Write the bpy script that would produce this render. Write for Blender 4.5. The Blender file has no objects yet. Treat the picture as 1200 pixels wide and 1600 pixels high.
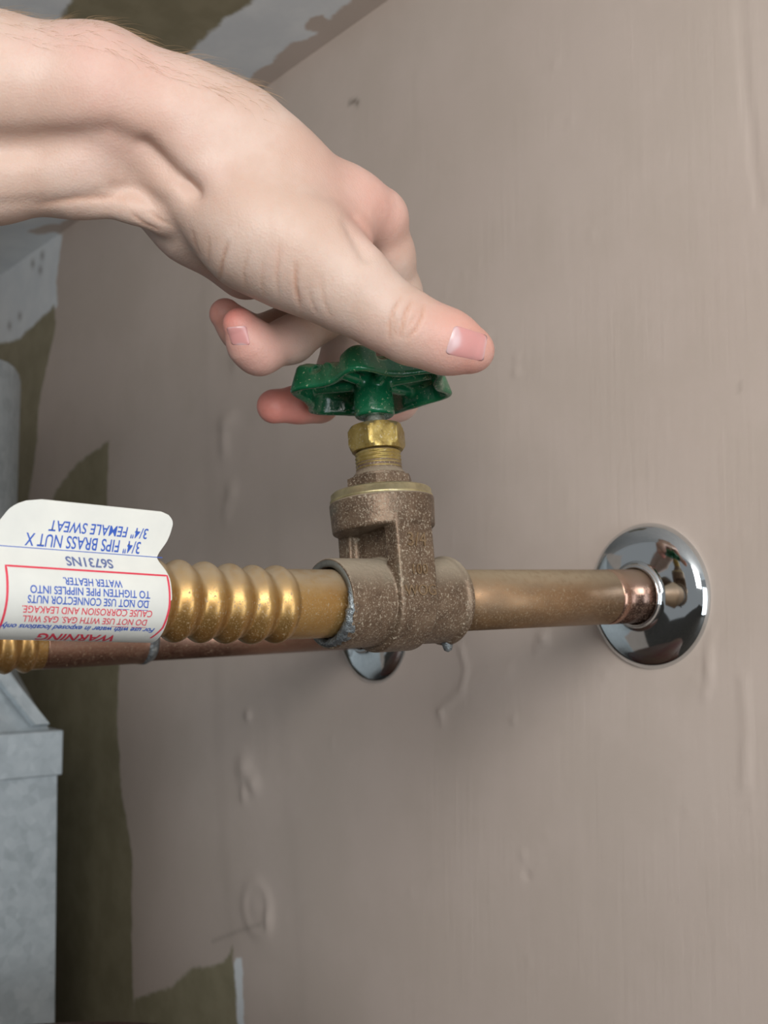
import bpy, bmesh, math, random
import numpy as np
from mathutils import Vector, Matrix

sc = bpy.context.scene
COL = sc.collection
random.seed(7)
RNG = np.random.default_rng(7)

# ------------------------------------------------------------------ camera
F_PX = 1700.0                       # focal length in pixels of the 1200x1600 frame
CAM_LOC = np.array([0.292, -0.372, 1.200])
FWD_H = np.array([-0.788, 0.616, 0.0]); FWD_H /= np.linalg.norm(FWD_H)
RIGHT = np.array([FWD_H[1], -FWD_H[0], 0.0])
PITCH = math.atan2(150.0, F_PX)
FWD = FWD_H * math.cos(PITCH) + np.array([0, 0, 1.0]) * math.sin(PITCH)
UP = np.cross(RIGHT, FWD)
cam_data = bpy.data.cameras.new('camera')
cam = bpy.data.objects.new('camera', cam_data)
COL.objects.link(cam)
cam.matrix_world = Matrix(((RIGHT[0], UP[0], -FWD[0], CAM_LOC[0]),
                           (RIGHT[1], UP[1], -FWD[1], CAM_LOC[1]),
                           (RIGHT[2], UP[2], -FWD[2], CAM_LOC[2]),
                           (0, 0, 0, 1)))
cam_data.sensor_fit = 'AUTO'
cam_data.sensor_width = 36.0
cam_data.lens = F_PX / 1600.0 * 36.0
cam_data.clip_start = 0.02
cam_data.clip_end = 50
cam_data.dof.use_dof = True
cam_data.dof.focus_distance = 0.345
cam_data.dof.aperture_fstop = 20.0
sc.camera = cam

# ------------------------------------------------------------------ light and exposure
world = bpy.data.worlds.new('world'); sc.world = world
world.use_nodes = True
bg = world.node_tree.nodes['Background']
bg.inputs['Color'].default_value = (0.93, 0.97, 1.0, 1)
bg.inputs['Strength'].default_value = 0.26

def area_light(name, loc, target, sx, sy, power, col):
    l = bpy.data.lights.new(name, 'AREA'); l.shape = 'RECTANGLE'; l.size = sx; l.size_y = sy
    l.energy = power; l.color = col
    o = bpy.data.objects.new(name, l); COL.objects.link(o)
    o.location = loc
    o.rotation_euler = (Vector(target) - Vector(loc)).to_track_quat('-Z', 'Y').to_euler()
    return o
area_light('window_daylight', (0.50, -0.56, 1.46), (-0.06, -0.02, 1.24), 0.36, 0.34, 4.35, (1.0, 0.975, 0.945))
area_light('right_fill_light', (2.4, -0.62, 0.85), (-0.3, -0.05, 1.2), 1.2, 1.5, 27.0, (0.86, 0.94, 1.0))  # added cool fill from the right, lifts flue and ceiling; no known doorway

sc.view_settings.view_transform = 'Standard'
sc.view_settings.look = 'None'
sc.view_settings.gamma = 1.0
sc.view_settings.use_curve_mapping = False
sc.view_settings.exposure = 0.0

# ------------------------------------------------------------------ geometry of the view (used to measure real positions)
def c2w(P):
    """camera coordinates in mm (right, up, depth) -> world metres"""
    P = np.asarray(P, float)
    return CAM_LOC + (P[..., 0:1] * RIGHT + P[..., 1:2] * UP + P[..., 2:3] * FWD) * 0.001
def J(px, py, Z):
    return np.array([(px - 600) / F_PX * Z, (800 - py) / F_PX * Z, Z], float)
def ray(px, py):
    d = RIGHT * (px - 600) / F_PX + UP * (800 - py) / F_PX + FWD
    return d
def on_wall(px, py):
    d = ray(px, py); t = -CAM_LOC[1] / d[1]
    p = CAM_LOC + d * t
    return np.array([p[0], p[2]])
def on_z(px, py, z):
    d = ray(px, py); t = (z - CAM_LOC[2]) / d[2]
    p = CAM_LOC + d * t
    return np.array([p[0], p[1]])
def W(px, py, Z):
    return c2w(J(px, py, Z))

# ------------------------------------------------------------------ object helpers
def link(name, me, mat=None, parent=None, smooth=True):
    if mat is not None: me.materials.append(mat)
    if smooth and len(me.polygons):
        me.polygons.foreach_set('use_smooth', np.ones(len(me.polygons), bool))
    me.update()
    o = bpy.data.objects.new(name, me); COL.objects.link(o)
    if parent is not None: o.parent = parent
    return o
def mesh_of(verts, faces, name='m'):
    me = bpy.data.meshes.new(name)
    me.from_pydata([tuple(map(float, v)) for v in verts], [], [tuple(map(int, f)) for f in faces])
    return me
def quads_mesh(verts, quads, name='m'):
    me = bpy.data.meshes.new(name)
    verts = np.asarray(verts, np.float32); quads = np.asarray(quads, np.int32)
    n = quads.shape[1]
    me.vertices.add(len(verts)); me.vertices.foreach_set('co', verts.ravel())
    me.loops.add(quads.size); me.loops.foreach_set('vertex_index', quads.ravel())
    me.polygons.add(len(quads))
    me.polygons.foreach_set('loop_start', np.arange(0, quads.size, n, dtype=np.int32))
    me.polygons.foreach_set('loop_total', np.full(len(quads), n, np.int32))
    me.update(calc_edges=True); me.validate()
    return me
def tag(o, label=None, category=None, group=None, kind=None):
    if label: o['label'] = label
    if category: o['category'] = category
    if group: o['group'] = group
    if kind: o['kind'] = kind
    return o
def empty(name, label, category, loc=(0, 0, 0), group=None):
    o = bpy.data.objects.new(name, None); COL.objects.link(o); o.location = loc
    o.empty_display_size = 0.01
    return tag(o, label, category, group)
def part(name, me, mat, root, label=None, smooth=True):
    """me is in world coordinates; store it relative to the thing's base"""
    off = Vector((0, 0, 0)); r = root
    while r is not None:
        off += r.location; r = r.parent
    me.transform(Matrix.Translation(-off))
    o = link(name, me, mat, root, smooth)
    if label: o['label'] = label
    return o
def autosmooth(o, deg=35):
    me = o.data
    bm = bmesh.new(); bm.from_mesh(me)
    for e in bm.edges:
        if len(e.link_faces) == 2 and e.calc_face_angle(0) > math.radians(deg): e.smooth = False
    bm.to_mesh(me); bm.free()
    return o

def frame_pts(o, ax, ex, ey, r, h, ang):
    return o + ax * h + (ex * math.cos(ang) + ey * math.sin(ang)) * r
def lathe(profile, o, ax, ref=None, seg=72, closed=False):
    """profile [(r,h)] in mm about axis ax from point o (world m)"""
    o = np.asarray(o, float); ax = np.asarray(ax, float); ax = ax / np.linalg.norm(ax)
    ref = np.array([0, 0, 1.0]) if ref is None else np.asarray(ref, float)
    if abs(ref @ ax) > 0.95: ref = np.array([1.0, 0, 0])
    ex = ref - ax * (ref @ ax); ex /= np.linalg.norm(ex); ey = np.cross(ax, ex)
    a = np.linspace(0, 2 * math.pi, seg, endpoint=False)
    V = []; Fc = []
    for (r, h) in profile:
        V.append(o + ax * h * .001 + (np.outer(np.cos(a), ex) + np.outer(np.sin(a), ey)) * r * .001)
    n = len(profile)
    for i in range(n - 1 if not closed else n):
        i2 = (i + 1) % n
        for k in range(seg):
            k2 = (k + 1) % seg
            Fc.append((i * seg + k, i * seg + k2, i2 * seg + k2, i2 * seg + k))
    if not closed:
        Fc_caps = [tuple(range(seg - 1, -1, -1)), tuple((n - 1) * seg + k for k in range(seg))]
        return mesh_of(np.concatenate(V), Fc + Fc_caps)
    return mesh_of(np.concatenate(V), Fc)
def tube_path(pts, radii, seg=48, cap=True, ref=(0, 0, 1)):
    pts = np.asarray(pts, float); n = len(pts)
    tan = np.gradient(pts, axis=0); tan /= np.linalg.norm(tan, axis=1)[:, None]
    ref = np.asarray(ref, float)
    a = np.linspace(0, 2 * math.pi, seg, endpoint=False)
    V = []
    for i in range(n):
        t = tan[i]; ex = ref - t * (ref @ t); ex /= np.linalg.norm(ex); ey = np.cross(t, ex)
        V.append(pts[i] + (np.outer(np.cos(a), ex) + np.outer(np.sin(a), ey)) * radii[i])
    Fc = []
    for i in range(n - 1):
        for k in range(seg):
            k2 = (k + 1) % seg
            Fc.append((i * seg + k, i * seg + k2, (i + 1) * seg + k2, (i + 1) * seg + k))
    if cap:
        Fc += [tuple(range(seg - 1, -1, -1)), tuple((n - 1) * seg + k for k in range(seg))]
    me = mesh_of(np.concatenate(V), Fc)
    return me
def prism(sections, o, ax, ex, ey):
    """sections: list of (h, [(x,y)...]) in mm, lofted"""
    o = np.asarray(o, float); n = len(sections[0][1]); V = []; Fc = []
    for h, poly in sections:
        for x, y in poly: V.append(o + (ax * h + ex * x + ey * y) * .001)
    m = len(sections)
    for i in range(m - 1):
        for k in range(n):
            k2 = (k + 1) % n
            Fc.append((i * n + k, i * n + k2, (i + 1) * n + k2, (i + 1) * n + k))
    Fc += [tuple(range(n - 1, -1, -1)), tuple((m - 1) * n + k for k in range(n))]
    return mesh_of(V, Fc)
def fix_normals(me):
    bm = bmesh.new(); bm.from_mesh(me); bmesh.ops.recalc_face_normals(bm, faces=bm.faces); bm.to_mesh(me); bm.free()
    return me
def bevel_mesh(me, w, seg=2, ang=30):
    bm = bmesh.new(); bm.from_mesh(me)
    bmesh.ops.recalc_face_normals(bm, faces=bm.faces)
    ed = [e for e in bm.edges if len(e.link_faces) == 2 and e.calc_face_angle(0) > math.radians(ang)]
    bmesh.ops.bevel(bm, geom=ed, offset=w, segments=seg, profile=0.5, affect='EDGES')
    bm.to_mesh(me); bm.free()
    return me
def box_mesh(lo, hi):
    x0, y0, z0 = lo; x1, y1, z1 = hi
    v = [(x0, y0, z0), (x1, y0, z0), (x1, y1, z0), (x0, y1, z0), (x0, y0, z1), (x1, y0, z1), (x1, y1, z1), (x0, y1, z1)]
    f = [(0, 3, 2, 1), (4, 5, 6, 7), (0, 1, 5, 4), (1, 2, 6, 5), (2, 3, 7, 6), (3, 0, 4, 7)]
    return mesh_of(v, f)

# ------------------------------------------------------------------ signed-distance modelling (one continuous surface)
def smin(a, b, k):
    h = np.maximum(k - np.abs(a - b), 0.0) / k
    return np.minimum(a, b) - h * h * k * 0.25
def smax(a, b, k):
    return -smin(-a, -b, k)
def cone(P, a, b, ra, rb):
    a = np.asarray(a, np.float32); b = np.asarray(b, np.float32)
    ab = b - a
    q = P - a
    t = np.clip((q @ ab) / (ab @ ab), 0, 1)
    q = q - t[:, None] * ab
    return np.sqrt((q * q).sum(1)) - (ra + (rb - ra) * t)
def surface_nets(sdf, lo, hi, h, block=8, margin=1.3):
    lo = np.asarray(lo, float); n = (np.ceil((np.asarray(hi) - lo) / h / block).astype(int)) * block
    D = np.full(n + 1, 9.0, np.float32)
    nb = n // block
    bi = np.stack(np.meshgrid(*[np.arange(k) for k in nb], indexing='ij'), -1).reshape(-1, 3)
    cen = (lo + (bi + 0.5) * block * h).astype(np.float32)
    d = sdf(cen)
    keep = np.abs(d) < block * h * 0.87 * margin
    neg = bi[d < -block * h * 0.87 * margin]
    for b in neg:
        s = b * block; D[s[0]:s[0] + block + 1, s[1]:s[1] + block + 1, s[2]:s[2] + block + 1] = -9
    bk = bi[keep]
    loc = np.stack(np.meshgrid(*[np.arange(block + 1)] * 3, indexing='ij'), -1).reshape(-1, 3)
    step = 400
    for s in range(0, len(bk), step):
        idx = (bk[s:s + step, None, :] * block + loc[None]).reshape(-1, 3)
        p = (lo + idx * h).astype(np.float32)
        D[idx[:, 0], idx[:, 1], idx[:, 2]] = sdf(p)
    S = D < 0
    cells = np.zeros(n, np.int8)
    for dx in (0, 1):
        for dy in (0, 1):
            for dz in (0, 1):
                cells += S[dx:n[0] + dx, dy:n[1] + dy, dz:n[2] + dz]
    act = (cells > 0) & (cells < 8)
    vid = np.full(n, -1, np.int32)
    ai = np.argwhere(act)
    vid[ai[:, 0], ai[:, 1], ai[:, 2]] = np.arange(len(ai))
    acc = np.zeros((len(ai), 3)); cnt = np.zeros(len(ai))
    corners = [(0, 0, 0), (1, 0, 0), (0, 1, 0), (1, 1, 0), (0, 0, 1), (1, 0, 1), (0, 1, 1), (1, 1, 1)]
    edges = [(0, 1), (2, 3), (4, 5), (6, 7), (0, 2), (1, 3), (4, 6), (5, 7), (0, 4), (1, 5), (2, 6), (3, 7)]
    cv = [D[ai[:, 0] + c[0], ai[:, 1] + c[1], ai[:, 2] + c[2]] for c in corners]
    for e0, e1 in edges:
        a, b = cv[e0], cv[e1]
        m = (a < 0) != (b < 0)
        t = np.where(m, a / np.where(m, a - b, 1), 0)
        p = np.array(corners[e0]) + t[:, None] * (np.array(corners[e1]) - np.array(corners[e0]))
        acc[m] += p[m]; cnt[m] += 1
    V = lo + (ai + acc / cnt[:, None]) * h
    Q = []
    for ax in range(3):
        o1, o2 = (ax + 1) % 3, (ax + 2) % 3
        sl0 = [slice(None)] * 3; sl1 = [slice(None)] * 3
        sl0[ax] = slice(0, n[ax]); sl1[ax] = slice(1, n[ax] + 1)
        for o in (o1, o2):
            sl0[o] = slice(1, n[o]); sl1[o] = slice(1, n[o])
        A = S[tuple(sl0)]; B = S[tuple(sl1)]
        for flip, m in ((False, A & ~B), (True, ~A & B)):
            ii = np.argwhere(m)
            if not len(ii): continue
            c = ii.copy(); c[:, o1] += 1; c[:, o2] += 1
            def cell(d1, d2):
                q = c.copy(); q[:, o1] += d1; q[:, o2] += d2
                return vid[q[:, 0], q[:, 1], q[:, 2]]
            q = np.stack([cell(-1, -1), cell(0, -1), cell(0, 0), cell(-1, 0)], 1)
            if flip: q = q[:, ::-1]
            Q.append(q)
    return V.astype(np.float32), np.concatenate(Q)
def grad(sdf, P, e=0.15):
    g = np.zeros_like(P)
    for i in range(3):
        d = np.zeros(3, np.float32); d[i] = e
        g[:, i] = sdf(P + d) - sdf(P - d)
    l = np.linalg.norm(g, axis=1)[:, None]
    return g / np.maximum(l, 1e-6), l[:, 0] / (2 * e)
def relax(sdf, V, it=2):
    for _ in range(it):
        g, l = grad(sdf, V)
        V = V - g * np.clip(sdf(V) / np.maximum(l, .3), -1, 1)[:, None]
    return V

# ------------------------------------------------------------------ materials
def srgb(r, g, b):
    f = lambda c: (c / 255 / 12.92) if c / 255 <= 0.04045 else ((c / 255 + 0.055) / 1.055) ** 2.4
    return (f(r), f(g), f(b), 1)
class NT:
    def __init__(s, name):
        s.m = bpy.data.materials.new(name); s.m.use_nodes = True
        s.t = s.m.node_tree; s.n = s.t.nodes; s.b = s.n['Principled BSDF']
        s.obj = None
    def new(s, t, **kw):
        x = s.n.new(t)
        for k, v in kw.items(): setattr(x, k, v)
        return x
    def ln(s, a, b): s.t.links.new(a, b)
    def coord(s):
        if s.obj is None: s.obj = s.new('ShaderNodeTexCoord').outputs['Object']
        return s.obj
    def noise(s, scale, detail=4, rough=.6, vec=None, scl=None):
        x = s.new('ShaderNodeTexNoise'); x.inputs['Scale'].default_value = scale
        x.inputs['Detail'].default_value = detail; x.inputs['Roughness'].default_value = rough
        v = vec or s.coord()
        if scl is not None:
            mp = s.new('ShaderNodeMapping'); mp.inputs['Scale'].default_value = scl; s.ln(v, mp.inputs[0]); v = mp.outputs[0]
        s.ln(v, x.inputs['Vector'])
        return x.outputs['Fac']
    def voro(s, scale, feature='F1'):
        x = s.new('ShaderNodeTexVoronoi', feature=feature); x.inputs['Scale'].default_value = scale
        s.ln(s.coord(), x.inputs['Vector']); return x
    def ramp(s, fac, stops, interp='LINEAR'):
        x = s.new('ShaderNodeValToRGB'); x.color_ramp.interpolation = interp
        e = x.color_ramp.elements
        while len(e) < len(stops): e.new(0.5)
        for i, (p, c) in enumerate(stops):
            e[i].position = p; e[i].color = c if len(c) == 4 else (*c, 1)
        s.ln(fac, x.inputs['Fac']); return x.outputs['Color']
    def gray(s, fac, lo, hi, a=0., b=1.):
        x = s.new('ShaderNodeMapRange', interpolation_type='SMOOTHSTEP')
        x.inputs['From Min'].default_value = lo; x.inputs['From Max'].default_value = hi
        x.inputs['To Min'].default_value = a; x.inputs['To Max'].default_value = b
        s.ln(fac, x.inputs['Value']); return x.outputs['Result']
    def mix(s, fac, a, b, blend='MIX'):
        x = s.new('ShaderNodeMix', data_type='RGBA', blend_type=blend)
        for v, i in ((fac, x.inputs[0]), (a, x.inputs[6]), (b, x.inputs[7])):
            if hasattr(v, 'is_output') or isinstance(v, bpy.types.NodeSocket): s.ln(v, i)
            else: i.default_value = v
        return x.outputs[2]
    def math(s, op, a, b=0.0):
        x = s.new('ShaderNodeMath', operation=op)
        for v, i in ((a, x.inputs[0]), (b, x.inputs[1])):
            if isinstance(v, bpy.types.NodeSocket): s.ln(v, i)
            else: i.default_value = v
        return x.outputs[0]
    def attr(s, name):
        x = s.new('ShaderNodeAttribute'); x.attribute_name = name; return x
    def bump(s, h, dist, strength=1.0, nrm=None):
        x = s.new('ShaderNodeBump'); x.inputs['Distance'].default_value = dist; x.inputs['Strength'].default_value = strength
        s.ln(h, x.inputs['Height'])
        if nrm is not None: s.ln(nrm, x.inputs['Normal'])
        s.ln(x.outputs[0], s.b.inputs['Normal']); return x.outputs[0]
    def set(s, **kw):
        for k, v in kw.items():
            i = s.b.inputs[k.replace('_', ' ')]
            if isinstance(v, bpy.types.NodeSocket): s.ln(v, i)
            else: i.default_value = v
        return s
    def up_dust(s, lo, hi):
        """dust that has settled on upward facing metal"""
        g = s.new('ShaderNodeNewGeometry'); sp = s.new('ShaderNodeSeparateXYZ'); s.ln(g.outputs['Normal'], sp.inputs[0])
        return s.gray(sp.outputs['Z'], lo, hi)

C_PAINT = srgb(198, 180, 168)
C_BARE = srgb(140, 129, 104)
C_MUD = srgb(200, 203, 205)

def mat_wall():
    n = NT('painted_drywall')
    big = n.noise(3.0, 3); fine = n.noise(40, 4)
    paint = n.mix(n.gray(big, .3, .7), srgb(197, 181, 170), srgb(204, 189, 178))
    paint = n.mix(n.gray(n.noise(14, 4), .4, .62, 0, .35), paint, srgb(189, 175, 162))
    bare = n.mix(n.gray(fine, .35, .65), srgb(140, 132, 106), srgb(152, 143, 117))
    mud = n.mix(n.gray(n.noise(25, 5), .35, .7), srgb(224, 228, 231), srgb(236, 239, 240))
    wob = n.math('MULTIPLY', n.math('SUBTRACT', n.noise(90, 4, .6), .5), 9.0)
    a = n.attr('bare'); b = n.attr('mud')
    fb = n.gray(n.math('ADD', a.outputs['Fac'], wob), -2.0, 2.0)
    fm = n.gray(n.math('ADD', b.outputs['Fac'], wob), -1.2, 1.2)
    mk = n.attr('mark').outputs['Fac']
    col = n.mix(fm, paint, mud); col = n.mix(fb, col, bare)
    col = n.mix(mk, col, srgb(96, 84, 72))
    n.set(Base_Color=col, Roughness=.55, Specular_IOR_Level=.3)
    brush = n.noise(60, 3, .5, scl=(6, 6, .35)); roll = n.noise(420, 3, .55)
    h = n.math('ADD', n.math('MULTIPLY', brush, .5), n.math('MULTIPLY', roll, .28))
    h = n.math('ADD', h, n.math('MULTIPLY', n.noise(18, 3), 1.2))
    n.bump(h, .00038, .55)
    return n.m
def mat_simple(name, col, rough=.5, metal=0., **kw):
    n = NT(name); n.set(Base_Color=col, Roughness=rough, Metallic=metal, **kw); return n
def mat_bronze():
    n = NT('dusty_cast_bronze')
    base = n.ramp(n.noise(120, 5), [(.3, srgb(84, 67, 53)), (.5, srgb(108, 89, 72)), (.72, srgb(124, 105, 86))])
    base = n.mix(n.gray(n.noise(60, 3), .58, .7, 0, .55), base, srgb(92, 96, 84))
    dust = n.math('MAXIMUM', n.math('MAXIMUM', n.gray(n.noise(900, 2), .60, .70, 0, .75), n.gray(n.noise(1700, 2), .55, .68, 0, .6)), n.math('MULTIPLY', n.up_dust(.15, .95), .8))
    col = n.mix(dust, base, srgb(172, 160, 140))
    n.set(Base_Color=col, Roughness=n.math('ADD', n.math('MULTIPLY', dust, .35), .45), Metallic=n.math('SUBTRACT', .55, n.math('MULTIPLY', dust, .5)))
    n.bump(n.math('ADD', n.noise(700, 3), n.math('MULTIPLY', n.noise(180, 3), .8)), .00035, .8)
    return n.m
def mat_brass(name='yellow_brass', a=(128, 106, 54), b=(170, 148, 86)):
    n = NT(name)
    base = n.ramp(n.noise(180, 4), [(.3, srgb(*a)), (.6, srgb(*b)), (.8, srgb(190, 174, 124))])
    sp = n.math('MAXIMUM', n.gray(n.noise(1100, 2), .6, .7, 0, .7), n.math('MULTIPLY', n.up_dust(.2, .9), .7))
    col = n.mix(sp, base, srgb(190, 178, 150))
    n.set(Base_Color=col, Roughness=n.gray(n.noise(150, 3), .3, .7, .30, .48), Metallic=.75)
    n.bump(n.noise(500, 3), .00015, .6); return n.m
def mat_copper(name, cols, dust_amt=.8, rough=(.22, .4), metal=.92):
    n = NT(name)
    base = n.ramp(n.noise(45, 4, .6, scl=(1, .35, 1)), [(p, srgb(*c)) for p, c in cols])
    sp = n.math('MAXIMUM', n.gray(n.noise(1000, 2), .61, .69, 0, .7), n.gray(n.noise(1900, 2), .56, .68, 0, .55))
    up = n.math('MULTIPLY', n.up_dust(.1, .85), dust_amt)
    up = n.math('MULTIPLY', up, n.gray(n.noise(400, 3), .2, .6, .6, 1))
    dust = n.math('MAXIMUM', sp, up)
    col = n.mix(dust, base, srgb(150, 133, 108))
    n.set(Base_Color=col, Metallic=n.math('SUBTRACT', metal, n.math('MULTIPLY', dust, metal * .8)),
          Roughness=n.math('ADD', n.gray(n.noise(60, 3), .3, .7, rough[0], rough[1]), n.math('MULTIPLY', dust, .4)))
    n.bump(n.noise(350, 3), .00012, .5); return n.m
def mat_green():
    n = NT('green_enamel')
    base = n.ramp(n.noise(60, 4), [(.3, srgb(8, 74, 46)), (.6, srgb(18, 100, 64)), (.8, srgb(28, 116, 76))])
    sp = n.gray(n.noise(900, 2), .63, .70, 0, .75)
    up = n.math('MULTIPLY', n.up_dust(.3, 1.0), .35)
    n.set(Base_Color=n.mix(n.math('MAXIMUM', sp, up), base, srgb(150, 160, 130)),
          Roughness=n.gray(n.noise(80, 3), .35, .7, .14, .34), Specular_IOR_Level=.6)
    n.bump(n.noise(260, 3), .0004, .7); return n.m
def mat_galv():
    n = NT('galvanised_steel')
    v = n.voro(160); v2 = n.noise(70, 4)
    col = n.ramp(n.math('ADD', n.math('MULTIPLY', v.outputs['Color'], .35), n.math('MULTIPLY', v2, .65)),
                 [(.2, srgb(164, 173, 177)), (.5, srgb(184, 193, 197)), (.85, srgb(204, 211, 214))])
    n.set(Base_Color=col, Metallic=.25, Roughness=.5)
    n.bump(n.noise(120, 3), .0002, .4); return n.m
def mat_skin():
    n = NT('fair_skin')
    red = n.attr('red').outputs['Fac']; cre = n.attr('crease').outputs['Fac']
    base = n.mix(n.gray(n.noise(38, 4), .35, .65), srgb(194, 167, 151), srgb(203, 180, 166))
    base = n.mix(n.gray(n.noise(16, 3), .52, .72, 0, .5), base, srgb(198, 159, 148))
    base = n.mix(n.gray(n.noise(900, 2), .5, .75, 0, .14), base, srgb(206, 150, 128))
    base = n.mix(red, base, srgb(214, 126, 114))
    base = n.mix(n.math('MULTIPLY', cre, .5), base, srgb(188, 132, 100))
    n.set(Base_Color=base, Roughness=.48, Specular_IOR_Level=.35, Subsurface_Weight=.22, Subsurface_Radius=(1.0, .4, .22), Subsurface_Scale=.0035)
    v = n.voro(1300); h = n.math('ADD', n.math('MULTIPLY', v.outputs['Distance'], .35), n.math('MULTIPLY', n.noise(500, 3), .6))
    n.bump(h, .00028, .6); return n.m
def mat_nail():
    n = NT('fingernail')
    a = n.attr('lunula').outputs['Fac']
    col = n.mix(a, srgb(200, 142, 138), srgb(206, 172, 172))
    n.set(Base_Color=col, Roughness=.28, Specular_IOR_Level=.5, Subsurface_Weight=.15, Subsurface_Radius=(1, .4, .3), Subsurface_Scale=.002)
    return n.m

M = {}
M['wall'] = mat_wall()
M['bronze'] = mat_bronze()
M['brass'] = mat_brass()
M['worn_bronze'] = mat_copper('worn_bronze', [(.3, (128, 108, 84)), (.7, (160, 138, 110))], .5, (.4, .5))
M['ring_brass'] = mat_brass('pale_ring_brass', (142, 130, 92), (188, 176, 134))
M['copper'] = mat_copper('tarnished_copper', [(.3, (104, 84, 64)), (.5, (134, 104, 74)), (.7, (116, 96, 76))], 1.0, (.40, .52), .62)
M['bright_copper'] = mat_copper('clean_copper', [(.3, (140, 104, 88)), (.6, (160, 124, 108))], .6, (.16, .24))
M['hose'] = mat_copper('golden_copper', [(.25, (126, 92, 52)), (.45, (158, 120, 68)), (.6, (172, 138, 84)), (.8, (140, 92, 58))], 1.0, (.30, .42), .74)
M['old_copper'] = mat_copper('reddish_copper', [(.25, (116, 82, 66)), (.45, (148, 112, 94)), (.65, (136, 108, 96)), (.8, (110, 82, 66))], .6, (.3, .45))
M['green'] = mat_green()
M['galv'] = mat_galv()
M['skin'] = mat_skin()
M['nail'] = mat_nail()
M['chrome'] = mat_simple('chrome', srgb(214, 218, 220), .06, 1.0).m
nt = NT('grey_solder'); nt.set(Base_Color=nt.ramp(nt.noise(300, 4), [(.3, srgb(84, 88, 90)), (.6, srgb(132, 138, 140)), (.75, srgb(190, 194, 192))]), Metallic=.7, Roughness=.42)
nt.bump(nt.noise(380, 4), .0012, .9); M['solder'] = nt.m
nt = NT('grey_casting_edge'); nt.set(Base_Color=nt.ramp(nt.noise(200, 4), [(.3, srgb(88, 88, 84)), (.7, srgb(120, 120, 112))]), Metallic=.4, Roughness=.5); M['cup_edge'] = nt.m
nt = NT('steel_stem'); nt.set(Base_Color=nt.ramp(nt.noise(300, 4), [(.3, srgb(126, 118, 96)), (.6, srgb(168, 170, 160))]), Metallic=.7, Roughness=.4)
nt.bump(nt.noise(600, 3), .0004, .7); M['stem'] = nt.m
nt = NT('paper_label'); nt.set(Base_Color=nt.ramp(nt.noise(50, 4), [(.3, srgb(200, 201, 196)), (.7, srgb(212, 212, 205))]), Roughness=.32, Specular_IOR_Level=.45)
nt.bump(nt.noise(120, 2), .0002, .4); M['paper'] = nt.m
M['ink_blue'] = mat_simple('blue_ink', srgb(44, 84, 172), .5).m
M['ink_grey'] = mat_simple('grey_blue_ink', srgb(92, 104, 146), .5).m
M['ink_red'] = mat_simple('red_ink', srgb(206, 58, 78), .5).m
nt = NT('tank_enamel'); nt.set(Base_Color=nt.ramp(nt.noise(8, 3), [(.35, srgb(72, 32, 28)), (.65, srgb(78, 60, 46))]), Roughness=.5); M['tank'] = nt.m
nt = NT('dark_floor'); nt.set(Base_Color=nt.ramp(nt.noise(6, 4), [(.3, srgb(58, 52, 46)), (.7, srgb(86, 78, 68))]), Roughness=.7); M['floor'] = nt.m

# ------------------------------------------------------------------ the setting: wall, ceiling, floor
def poly_sd(P, poly):
    """signed distance (inside positive) of points P (n,2) to a polygon"""
    poly = np.asarray(poly, float); n = len(poly)
    d = np.full(len(P), 1e9); ins = np.zeros(len(P), bool)
    for i in range(n):
        a = poly[i]; b = poly[(i + 1) % n]; ab = b - a
        t = np.clip(((P - a) @ ab) / max(ab @ ab, 1e-12), 0, 1)
        q = P - a - t[:, None] * ab
        d = np.minimum(d, (q * q).sum(1))
        c = (a[1] > P[:, 1]) != (b[1] > P[:, 1])
        with np.errstate(divide='ignore', invalid='ignore'):
            xx = (b[0] - a[0]) * (P[:, 1] - a[1]) / (b[1] - a[1]) + a[0]
        ins ^= c & (P[:, 0] < xx)
    d = np.sqrt(d)
    return np.where(ins, d, -d)
def line_d(P, pts):
    pts = np.asarray(pts, float); d = np.full(len(P), 1e9)
    for a, b in zip(pts[:-1], pts[1:]):
        ab = b - a; t = np.clip(((P - a) @ ab) / max(ab @ ab, 1e-12), 0, 1)
        q = P - a - t[:, None] * ab; d = np.minimum(d, np.sqrt((q * q).sum(1)))
    return d
Z_CEIL = float(np.mean([on_wall(596, 0)[1], on_wall(392, 147)[1], on_wall(97, 374)[1]]))
X_END = -0.98
def sorted_axis(fine_lo, fine_hi, step, lo, hi):
    return np.concatenate([[lo], np.arange(fine_lo, fine_hi, step), [hi]])
def wall_poly(pix): return [on_wall(*p) for p in pix]
xs = sorted_axis(-0.978, 0.16, .0022, X_END, 1.0)
zs = sorted_axis(0.74, Z_CEIL - .001, .0022, 0.0, Z_CEIL)
gx, gz = np.meshgrid(xs, zs, indexing='ij')
Pw = np.stack([gx.ravel(), gz.ravel()], 1)
rel = np.zeros(len(Pw))
def bump_at(px, py, rx, ry, h, rot=0.0, ring=False):
    c = on_wall(px, py); s = np.linalg.norm(on_wall(px, py + 10) - c) / 10
    sx = np.linalg.norm(on_wall(px + 5, py) - on_wall(px - 5, py)) / 10
    u = (Pw[:, 0] - c[0]) / (rx * sx); v = -(Pw[:, 1] - c[1]) / (ry * s)
    u, v = u * math.cos(rot) + v * math.sin(rot), -u * math.sin(rot) + v * math.cos(rot)
    r = np.sqrt(u * u + v * v)
    global rel
    rel = rel + (h * np.exp(-((r - 1) / .28) ** 2) if ring else h * np.exp(-(r ** 2) * 1.4))
def ridge(pix, w, h):
    global rel
    rel = rel + h * np.exp(-(line_d(Pw, wall_poly(pix)) / w) ** 2)
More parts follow.
